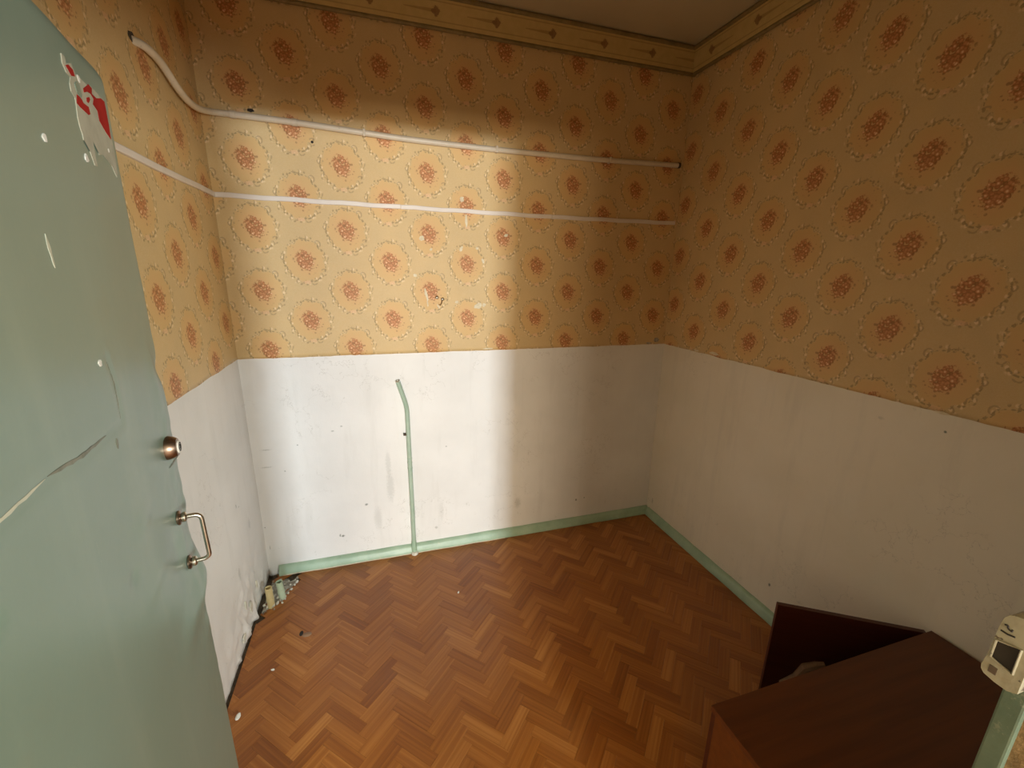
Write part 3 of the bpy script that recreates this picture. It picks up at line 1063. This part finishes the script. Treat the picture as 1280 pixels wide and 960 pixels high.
def duct_run(name, f, a0, a1, z0, z1, h=.021, dp=.013):
    v = []
    prof = [(0.003, -h / 2), (dp, -h / 2), (dp + .0015, -h / 2 + .003), (dp + .0015, h / 2 - .003), (dp, h / 2), (0.003, h / 2)]
    m = len(prof)
    n = 12
    for i in range(n + 1):
        t = a0 + (a1 - a0) * i / n
        z = z0 + (z1 - z0) * i / n + 0.0018 * sin(i * 1.7)
        for d, dz in prof: v.append(f(t, z + dz, d))
    fc = [tuple(range(m)), tuple(n * m + k for k in range(m - 1, -1, -1))]
    for i in range(n):
        for k in range(m):
            k2 = (k + 1) % m
            fc.append((i * m + k, i * m + k2, (i + 1) * m + k2, (i + 1) * m + k))
    return MB().add(v, fc).build(name, M['duct'], cd)


duct_run('duct_length', fb, .006, .810, 1.981, 1.975)
duct_run('duct_length', fb, .812, 1.62, 1.975, 1.970)
duct_run('duct_length', fb, 1.622, 2.425, 1.970, 1.975)
duct_run('duct_length', fl, -.002, YF + .02, 1.982, 1.985)

# thin seam cable in the right corner below the duct
# ------------------------------------------------------------------ door frame, keeper
fr_ = empty('door_frame', (XJR, YF, 0))
tag(fr_, 'green painted door frame edge beside the papered reveal at lower right', 'door frame', kind='structure')
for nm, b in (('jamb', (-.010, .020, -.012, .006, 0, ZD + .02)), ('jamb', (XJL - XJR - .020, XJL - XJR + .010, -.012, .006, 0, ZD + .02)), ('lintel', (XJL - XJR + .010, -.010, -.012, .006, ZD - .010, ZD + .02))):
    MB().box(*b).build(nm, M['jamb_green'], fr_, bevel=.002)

kp = empty('lock_keeper', (1.262, -2.152, 1.308))
tag(kp, 'chipped beige metal lock keeper box with dark square opening on the door jamb', 'lock keeper')
KX = 1.262
out = [(-2.1432, 1.2797), (-2.1446, 1.2900), (-2.1452, 1.3020), (-2.1454, 1.3150), (-2.1458, 1.3287), (-2.1470, 1.3411), (-2.1498, 1.3460), (-2.1532, 1.3489), (-2.1589, 1.3500), (-2.1720, 1.3498), (-2.1720, 1.2720), (-2.1650, 1.2682), (-2.1555, 1.2690), (-2.1468, 1.2714), (-2.1440, 1.2750)]
hole = [(-2.1475, 1.3145), (-2.1476, 1.2935), (-2.1560, 1.2910), (-2.1649, 1.2890), (-2.1647, 1.3190), (-2.1560, 1.3168)]
bm = bmesh.new()
# front plate with its opening, then the walls round it
fo = [bm.verts.new((KX, y, z)) for y, z in out]
fi = [bm.verts.new((KX, y, z)) for y, z in hole]
eo = [bm.edges.new((fo[i], fo[(i + 1) % len(fo)])) for i in range(len(fo))]
ei = [bm.edges.new((fi[i], fi[(i + 1) % len(fi)])) for i in range(len(fi))]
bmesh.ops.triangle_fill(bm, use_beauty=True, edges=eo + ei)
bo = [bm.verts.new((KX + .020, y, z)) for y, z in out]
bi = [bm.verts.new((KX + .0014, y, z)) for y, z in hole]
for a, b in ((fo, bo), (fi, bi)):
    for i in range(len(a)):
        j = (i + 1) % len(a)
        bm.faces.new((a[i], a[j], b[j], b[i]))
bmesh.ops.recalc_face_normals(bm, faces=bm.faces)
me = bpy.data.meshes.new('keeper_case')
bm.to_mesh(me)
bm.free()
kc = link('keeper_case', me, M['keeper'], kp)
kc.location = (-1.262, 2.152, -1.308)
mb = MB()
mb.add([(KX + .0012, y, z) for y, z in hole], [tuple(range(len(hole)))])
o = mb.build('keeper_opening_shade', M['dark'], kp); o.location = kc.location  # near-black sheet close behind the plate stands in for shade inside
rim = [Vector((KX - .0005, y, z)) for y, z in hole]
o = MB().tube(rim + [rim[0]], .0010, 6, cap=False).build('rim', M['keeper'], kp, True); o.location = kc.location
o = MB().tube([(KX - .0003, -2.1478, 1.3268), (KX - .0003, -2.1530, 1.3262), (KX - .0003, -2.1580, 1.3275)], .0009, 6).build('slot', M['dark'], kp); o.location = kc.location
o = MB().tube(smooth_path([(KX - .0003, -2.1490, 1.3345), (KX - .0003, -2.1512, 1.3352), (KX - .0003, -2.1518, 1.3325), (KX - .0003, -2.1545, 1.3312), (KX - .0003, -2.1550, 1.3335)], 4), .0008, 6).build('scratched_mark', M['dark'], kp); o.location = kc.location
o = ragged = MB().box(KX - .0004, KX + .002, -2.1550, -2.1490, 1.2765, 1.2850).build('rust_spot', M['grime'], kp); o.location = kc.location

# ------------------------------------------------------------------ green door leaf
TIP = Vector((.27, -1.374, 0))
DT = Vector((0.19047747, -0.98169157, 0))
DN = Vector((0.98169157, 0.19047747, 0))
DLEN, DH, DTH = 0.819, 1.968, 0.040
dr_ = empty('door_1', TIP + DT * DLEN)
dr_.rotation_euler = (0, 0, 0)
tag(dr_, 'open dented green sheet metal covered door with steel pull handle', 'door', kind='structure')
DO = -(TIP + DT * DLEN)


def dp(s, z, d): return TIP + DT * s + DN * d + Vector((0, 0, z)) + DO


def segd(px, pz, a, b):
    ax, az = a
    bx, bz = b
    L = (bx - ax) ** 2 + (bz - az) ** 2
    t = max(0, min(1, ((px - ax) * (bx - ax) + (pz - az) * (bz - az)) / L))
    return hypot(px - ax - t * (bx - ax), pz - az - t * (bz - az)), t


CREASE = [(.62, 1.468), (.5608, 1.4667), (.4798, 1.4671), (.3979, 1.4555), (.32, 1.4529), (.2551, 1.4505), (.2521, 1.5067), (.262, 1.545)]


def gauss(s, z, cs, cz, rs, rz): return exp(-((s - cs) / rs) ** 2 - ((z - cz) / rz) ** 2)


def disp(s, z):
    d = noise.fractal(Vector((s * 2.6, z * 2.2, 8)), 0.9, 2.0, 2) * 0.0030
    e = exp(-(s / 0.10) ** 2)
    d += e * noise.fractal(Vector((s * 16, z * 11, 2)), 0.8, 2.0, 3) * 0.0045 * exp(-((z - 1.15) / 0.33) ** 2)
    d += gauss(s, z, .035, 1.03, .06, .05) * 0.010
    d += gauss(s, z, .10, .995, .09, .035) * 0.006
    d -= gauss(s, z, .12, 1.15, .035, .05) * 0.004
    d += gauss(s, z, .26, 1.29, .035, .022) * 0.0035
    d -= gauss(s, z, .335, 1.245, .015, .012) * 0.003
    d += gauss(s, z, .24, 1.19, .06, .022) * 0.0035
    d += gauss(s, z, .050, 1.44, .03, .07) * 0.004
    d -= gauss(s, z, .0, 1.48, .025, .02) * 0.006
    d -= gauss(s, z, .060, 1.335, .030, .030) * 0.002
    m = 9
    for i in range(len(CREASE) - 1):
        q, t = segd(s, z, CREASE[i], CREASE[i + 1])
        if q < m: m = q
    d -= exp(-(m / 0.006) ** 2) * 0.0012
    d += exp(-((m - 0.014) / 0.009) ** 2) * 0.0006
    q, t = segd(s, z, (.70, 1.36), (.60, 1.40))
    d -= exp(-(q / 0.006) ** 2) * 0.003
    return d * min(1, (DLEN - s) / 0.05)


NS, NZ = 126, 300
v, f = [], []
for j in range(NZ + 1):
    z = 0.010 + (DH - 0.010) * j / NZ
    for i in range(NS + 1):
        s = DLEN * (i / NS)
        zz, ss = z, s
        # softly rounded upper corner of the sheet
        if s < .03 and z > DH - .03:
            q = hypot(.03 - s, z - (DH - .03))
            if q > .03:
                k = .03 / q
                ss = .03 - (.03 - s) * k
                zz = DH - .03 + (z - DH + .03) * k
        ed = 0.004 * (exp(-(s / .006) ** 2) + exp(-((DH - z) / .006) ** 2))
        v.append(dp(ss, zz + 0.0018 * noise.noise(Vector((s * 12, z * 3, 5))) * (z > DH - .02), disp(s, z) - ed))
for j in range(NZ):
    for i in range(NS):
        a = j * (NS + 1) + i
        f.append((a, a + 1, a + NS + 2, a + NS + 1))
front = len(v)
# edges and back
loop = [j * (NS + 1) for j in range(NZ + 1)] + [NZ * (NS + 1) + i for i in range(1, NS + 1)] + [j * (NS + 1) + NS for j in range(NZ - 1, -1, -1)] + [i for i in range(NS - 1, 0, -1)]
for k in loop: v.append(Vector(v[k]) - DN * (DTH + (v[k] - DO - TIP).dot(DN)))
for k in range(len(loop)):
    k2 = (k + 1) % len(loop)
    f.append((loop[k], loop[k2], front + k2, front + k))
f.append(tuple(front + k for k in range(len(loop))))
MB().add(v, f).build('door_panel', M['door'], dr_, True)


def decal(name, pts, mat, parent, lift=0.0010, sub=1):
    """flat film stuck to the door face, with its own thin edge"""
    n = len(pts)
    bm = bmesh.new()
    bm.faces.new([bm.verts.new((a, b, 0)) for a, b in pts])
    bmesh.ops.triangulate(bm, faces=bm.faces[:])
    for it in range(3):
        long = [e for e in bm.edges if e.calc_length() > 0.010]
        if not long: break
        bmesh.ops.subdivide_edges(bm, edges=long, cuts=1, use_grid_fill=False)
        bmesh.ops.triangulate(bm, faces=bm.faces[:])
    rim = [e for e in bm.edges if e.is_boundary]
    ex = bmesh.ops.extrude_edge_only(bm, edges=rim)
    low = {g_ for g_ in ex['geom'] if isinstance(g_, bmesh.types.BMVert)}
    for q_ in bm.verts:
        a, b = q_.co.x, q_.co.y
        q_.co = dp(a, b, disp(a, b) + (-0.0012 if q_ in low else lift))
    bmesh.ops.recalc_face_normals(bm, faces=bm.faces[:])
    me = bpy.data.meshes.new(name)
    bm.to_mesh(me)
    bm.free()
    return link(name, me, mat, parent)


cream = [(0.1838, 1.9322), (0.174, 1.9322), (0.1744, 1.9245), (0.1533, 1.932), (0.1463, 1.9219), (0.1254, 1.9225), (0.1064, 1.9221), (0.0887, 1.9261), (0.0732, 1.9169), (0.0343, 1.9241), (0.0300, 1.9087), (0.0290, 1.8679), (0.0272, 1.8537), (0.0330, 1.8159), (0.0400, 1.8090), (0.0567, 1.824), (0.0939, 1.8318), (0.1133, 1.8278), (0.1189, 1.8444), (0.1269, 1.8565), (0.1382, 1.8545), (0.1311, 1.8416), (0.1344, 1.8199), (0.1337, 1.8085), (0.1449, 1.8073), (0.1528, 1.823), (0.1503, 1.8389), (0.1697, 1.8344), (0.1693, 1.8427), (0.1726, 1.8484), (0.174, 1.8609), (0.169, 1.8767), (0.1674, 1.8866), (0.1774, 1.8914), (0.1758, 1.9011), (0.1681, 1.9106), (0.1797, 1.9121), (0.187, 1.92)]
sk = decal('sticker_remnant', cream, M['cream_paint'], dr_, 0.0010)
sk['label'] = 'torn cream and red sticker remnant near the door top'
for r in ([(0.1786, 1.9207), (0.1678, 1.9253), (0.1537, 1.9241), (0.1514, 1.917), (0.1643, 1.9135), (0.1723, 1.9176)],
          [(0.1591, 1.8931), (0.1455, 1.8933), (0.1389, 1.8887), (0.1191, 1.8894), (0.1182, 1.8803), (0.1267, 1.8771), (0.1566, 1.8786), (0.1666, 1.8805)],
          [(0.1253, 1.911), (0.097, 1.9251), (0.0849, 1.9239), (0.0903, 1.9152), (0.0719, 1.9147), (0.0474, 1.922), (0.0320, 1.9220), (0.0315, 1.9075), (0.0320, 1.8883), (0.0347, 1.8667), (0.056, 1.8722), (0.0787, 1.8821), (0.0783, 1.8958), (0.0946, 1.9), (0.0859, 1.9095), (0.0967, 1.9132), (0.1104, 1.9115), (0.1261, 1.9058)],
          [(0.1192, 1.9012), (0.1063, 1.906), (0.1045, 1.9031), (0.1152, 1.8956), (0.1218, 1.8954)]):
    decal('red_film', r, M['red'], sk, 0.0015)
decal('bare_spot', [(.150, 1.912), (.140, 1.910), (.138, 1.899), (.146, 1.892), (.158, 1.896), (.160, 1.906)], M['door'], sk, 0.0017)


def scratch(pts, wd, mat, name='scratch'):
    L, R = [], []
    n = len(pts)
    for i, (s, z) in enumerate(pts):
        a = pts[max(i - 1, 0)]
        b = pts[min(i + 1, n - 1)]
        t = Vector((b[0] - a[0], b[1] - a[1])).normalized()
        h = wd * (1 - abs(2 * i / (n - 1) - 1) ** 3) * (0.8 + 0.5 * noise.noise(Vector((i * 1.3, s * 20, z)))) + 0.0003
        L.append((s - t.y * h, z + t.x * h))
        R.append((s + t.y * h, z - t.x * h))
    decal(name, L + R[::-1], mat, dr_, 0.0006)


def dens(pts, n=6):
    out = []
    for i in range(len(pts) - 1):
        for k in range(n):
            t = k / n
            out.append((pts[i][0] * (1 - t) + pts[i + 1][0] * t, pts[i][1] * (1 - t) + pts[i + 1][1] * t + 0.0012 * noise.noise(Vector((i, t * 5, 1)))))
    return out + [pts[-1]]


scratch(dens([(.4798, 1.4680), (.3979, 1.4568), (.32, 1.4535)]), .0028, M['crease_dark'])
scratch(dens([(.62, 1.468), (.5608, 1.4667), (.485, 1.4675)]), .0016, M['crease_light'])
scratch(dens([(.2570, 1.4560), (.2540, 1.48), (.2521, 1.5067), (.262, 1.540)]), .0014, M['crease_dark'])
scratch(dens([(.2935, 1.440), (.2928, 1.4314), (.292, 1.424)]), .0040, M['crease_dark'])
scratch(dens([(.3546, 1.700), (.3530, 1.68), (.3516, 1.6641)]), .0028, M['crease_light'])
scratch(dens([(.0697, 1.298), (.035, 1.297), (.0039, 1.2959)]), .0020, M['crease_dark'])
scratch(dens([(.70, 1.365), (.66, 1.372), (.60, 1.40)]), .0022, M['crease_light'])
for (s, z, r) in ((.1368, 1.919, .0050), (.1744, 1.8114, .0055), (.2959, 1.8075, .0045), (.2905, 1.5441, .0045), (.060, 1.845, .003)):
    decal('paint_chip', [(s + r * cos(a) * (1 + .3 * sin(3 * a + s * 90)), z + r * sin(a)) for a in [2 * pi * k / 9 for k in range(9)]], M['white_chip'], dr_, 0.0014)

# pull handle
ph = MB()
A1, A2 = (.0880, 1.2010), (.0765, 1.0945)
SO = .036
bar = []
for (s, z), sgn in ((A1, -1), (A2, 1)):
    pass
dz_ = Vector((A2[0] - A1[0], A2[1] - A1[1])).normalized()
seq = [(A1, -.006), (A1, .008), (A1, SO - .012)]
pth = [dp(*A1, -.010), dp(*A1, .008), dp(*A1, SO - .012)]
for k in range(1, 6):
    a = k / 6 * pi / 2
    o_ = .012
    pth.append(dp(A1[0] + dz_.x * o_ * (1 - cos(a)), A1[1] + dz_.y * o_ * (1 - cos(a)), SO - .012 + o_ * sin(a)))
pth += [dp(A1[0] + dz_.x * .014, A1[1] + dz_.y * .014, SO), dp(A2[0] - dz_.x * .014, A2[1] - dz_.y * .014, SO)]
for k in range(1, 6):
    a = pi / 2 - k / 6 * pi / 2
    o_ = .012
    pth.append(dp(A2[0] - dz_.x * o_ * (1 - cos(a)), A2[1] - dz_.y * o_ * (1 - cos(a)), SO - .012 + o_ * sin(a)))
pth += [dp(*A2, SO - .012), dp(*A2, .008), dp(*A2, -.010)]
ph.tube(pth, .0042, 14)
hd = ph.build('pull_handle', M['steel'], dr_, True)
hd['label'] = 'steel D-shaped pull handle'
for A in (A1, A2):
    MB().lathe([(.006, -.004), (.0135, -.002), (.0140, .001), (.0115, .003), (.0070, .0035)], dp(*A, 0.002), DN, 22).build('washer', M['brass'], hd, True)
    MB().lathe([(.0044, .0), (.0088, .0005), (.0098, .003), (.0092, .0065), (.0060, .0085), (.0044, .009)], dp(*A, 0.006), DN, 20).build('nut', M['steel'], hd, True)
# round lock
lk = MB().lathe([(.018, -.006), (.0225, -.002), (.0225, .002), (.0200, .010), (.0165, .0155), (.0120, .0160)], dp(.060, 1.335, 0.0), DN, 32).build('lock_rosette', M['brass'], dr_, True)
lk['label'] = 'round brown metal lock rosette with bright key cylinder'
MB().lathe([(.0125, .012), (.0125, .0178), (.0110, .0185), (.0105, .0185)], dp(.060, 1.335, 0), DN, 28).build('cylinder_face', M['white_chip'], lk, True)
MB().lathe([(.0088, .0180), (.0088, .0190), (.0066, .0192), (.0066, .0180)], dp(.060, 1.335, 0), DN, 24).build('cylinder_ring', M['dark'], lk, True)
mb = MB()
vv = []
for d in (.0180, .0196):
    for (a, b) in ((-.0014, -.0045), (.0014, -.0045), (.0014, .0045), (-.0014, .0045)): vv.append(dp(.060 + a, 1.335 + b, d))
mb.add(vv, [(0, 1, 2, 3), (4, 5, 6, 7), (0, 1, 5, 4), (1, 2, 6, 5), (2, 3, 7, 6), (3, 0, 4, 7)])
mb.build('keyway', M['dark'], lk)
for z in (.25, 1.70):
    MB().tube([dp(DLEN - .004, z, .006), dp(DLEN - .004, z + .10, .006)], .009, 12).build('hinge', M['green_trim'], dr_, True)

# ------------------------------------------------------------------ low cabinet
cb = empty('cabinet', (CABX0, CABY0, 0))
tag(cb, 'low dark red brown wooden cabinet against the right wall with one door ajar', 'cabinet')
CW, CD = CABX1 - CABX0, CABY1 - CABY0
T = .018
MB().box(0, CW, 0, CD, CABZ - T, CABZ).build('top', M['mahogany'], cb, bevel=.0012)
MB().box(.001, T, .001, CD - T, .0, CABZ - T).build('side_panel', M['mahogany_side'], cb, bevel=.0008)['label'] = 'orange brown side panel, toned as lit'
MB().box(CW - T, CW - .001, .001, CD - T, .0, CABZ - T).build('side_panel', M['mahogany_side'], cb, bevel=.0008)
MB().box(T, CW - T, .003, .010, .03, CABZ - T).build('back_panel', M['mahogany'], cb)
MB().box(T, CW - T, .010, CD - T, .05, .05 + T).build('bottom_panel', M['mahogany'], cb)
MB().box(T, CW - T, .010, CD - T - .02, .25, .25 + T).build('shelf', M['mahogany'], cb)
MB().box(CW / 2 - T / 2, CW / 2 + T / 2, .010, CD - T, .05 + T, CABZ - T).build('divider', M['mahogany'], cb)
DW = .462
MB().box(.004, .004 + DW - .006, CD - T, CD - .001, .03, CABZ - T - .003).build('cabinet_door', M['mahogany_door'], cb, bevel=.001)
pv = empty('door_pivot')
bpy.data.objects.remove(pv)
od = MB().box(-DW, 0, -T, 0, -.225, .225).build('cabinet_door', M['mahogany_door'], cb, bevel=.001)
od.location = (2.446 - CABX0, -1.600 - CABY0, .2515)
od.rotation_euler = (0, 0, math.atan2(-.250, .390))
od['label'] = 'cabinet door standing ajar, toned dark as in shade'
MB().tube([(-.01, -.002, -.16), (-.01, -.002, -.09)], .004, 8).build('hinge', M['steel'], od, True)
bt = MB().tube([(-.405, -T - .008, -.115), (-.36, -T - .010, -.072), (-.335, -T - .010, -.020), (-.30, -T - .009, .000), (-.275, -T - .008, .012)], [.006, .012, .016, .014, .009], 8).build('splintered_batten', M['pale_wood'], od)
bt['label'] = 'pale splintered batten on the inner face'

# ------------------------------------------------------------------ the hall beyond the doorway
mb = MB()
mb.box(-1.2, 3.2, -7.0, YH, -0.10, -0.010)
h = struct(mb, 'floor_hall', M['hall_floor'], 'floor of the hall behind the doorway', 'floor')
mb = MB()
mb.box(-1.3, -1.2, -7.0, YH, -0.1, 2.9).box(3.2, 3.3, -7.0, YH, -0.1, 2.9)
mb.box(-1.2, -0.35, -7.05, -7.0, -0.1, 2.9).box(1.30, 3.2, -7.05, -7.0, -0.1, 2.9).box(-.35, 1.30, -7.05, -7.0, -0.1, 0.9).box(-.35, 1.30, -7.05, -7.0, 1.5, 2.9)
mb.box(-1.2, -.13, YH - .002, YF, -0.1, 2.99).box(2.62, 3.2, YH - .002, YF, -0.1, 2.99)
struct(mb, 'wall_hall', M['hall_wall'], 'pale walls of the hall behind the camera', 'wall')
struct(MB().box(-1.3, 3.3, -7.1, YH, 2.9, 3.0), 'ceiling_hall', M['ceiling'], 'ceiling of the hall behind the camera', 'ceiling')
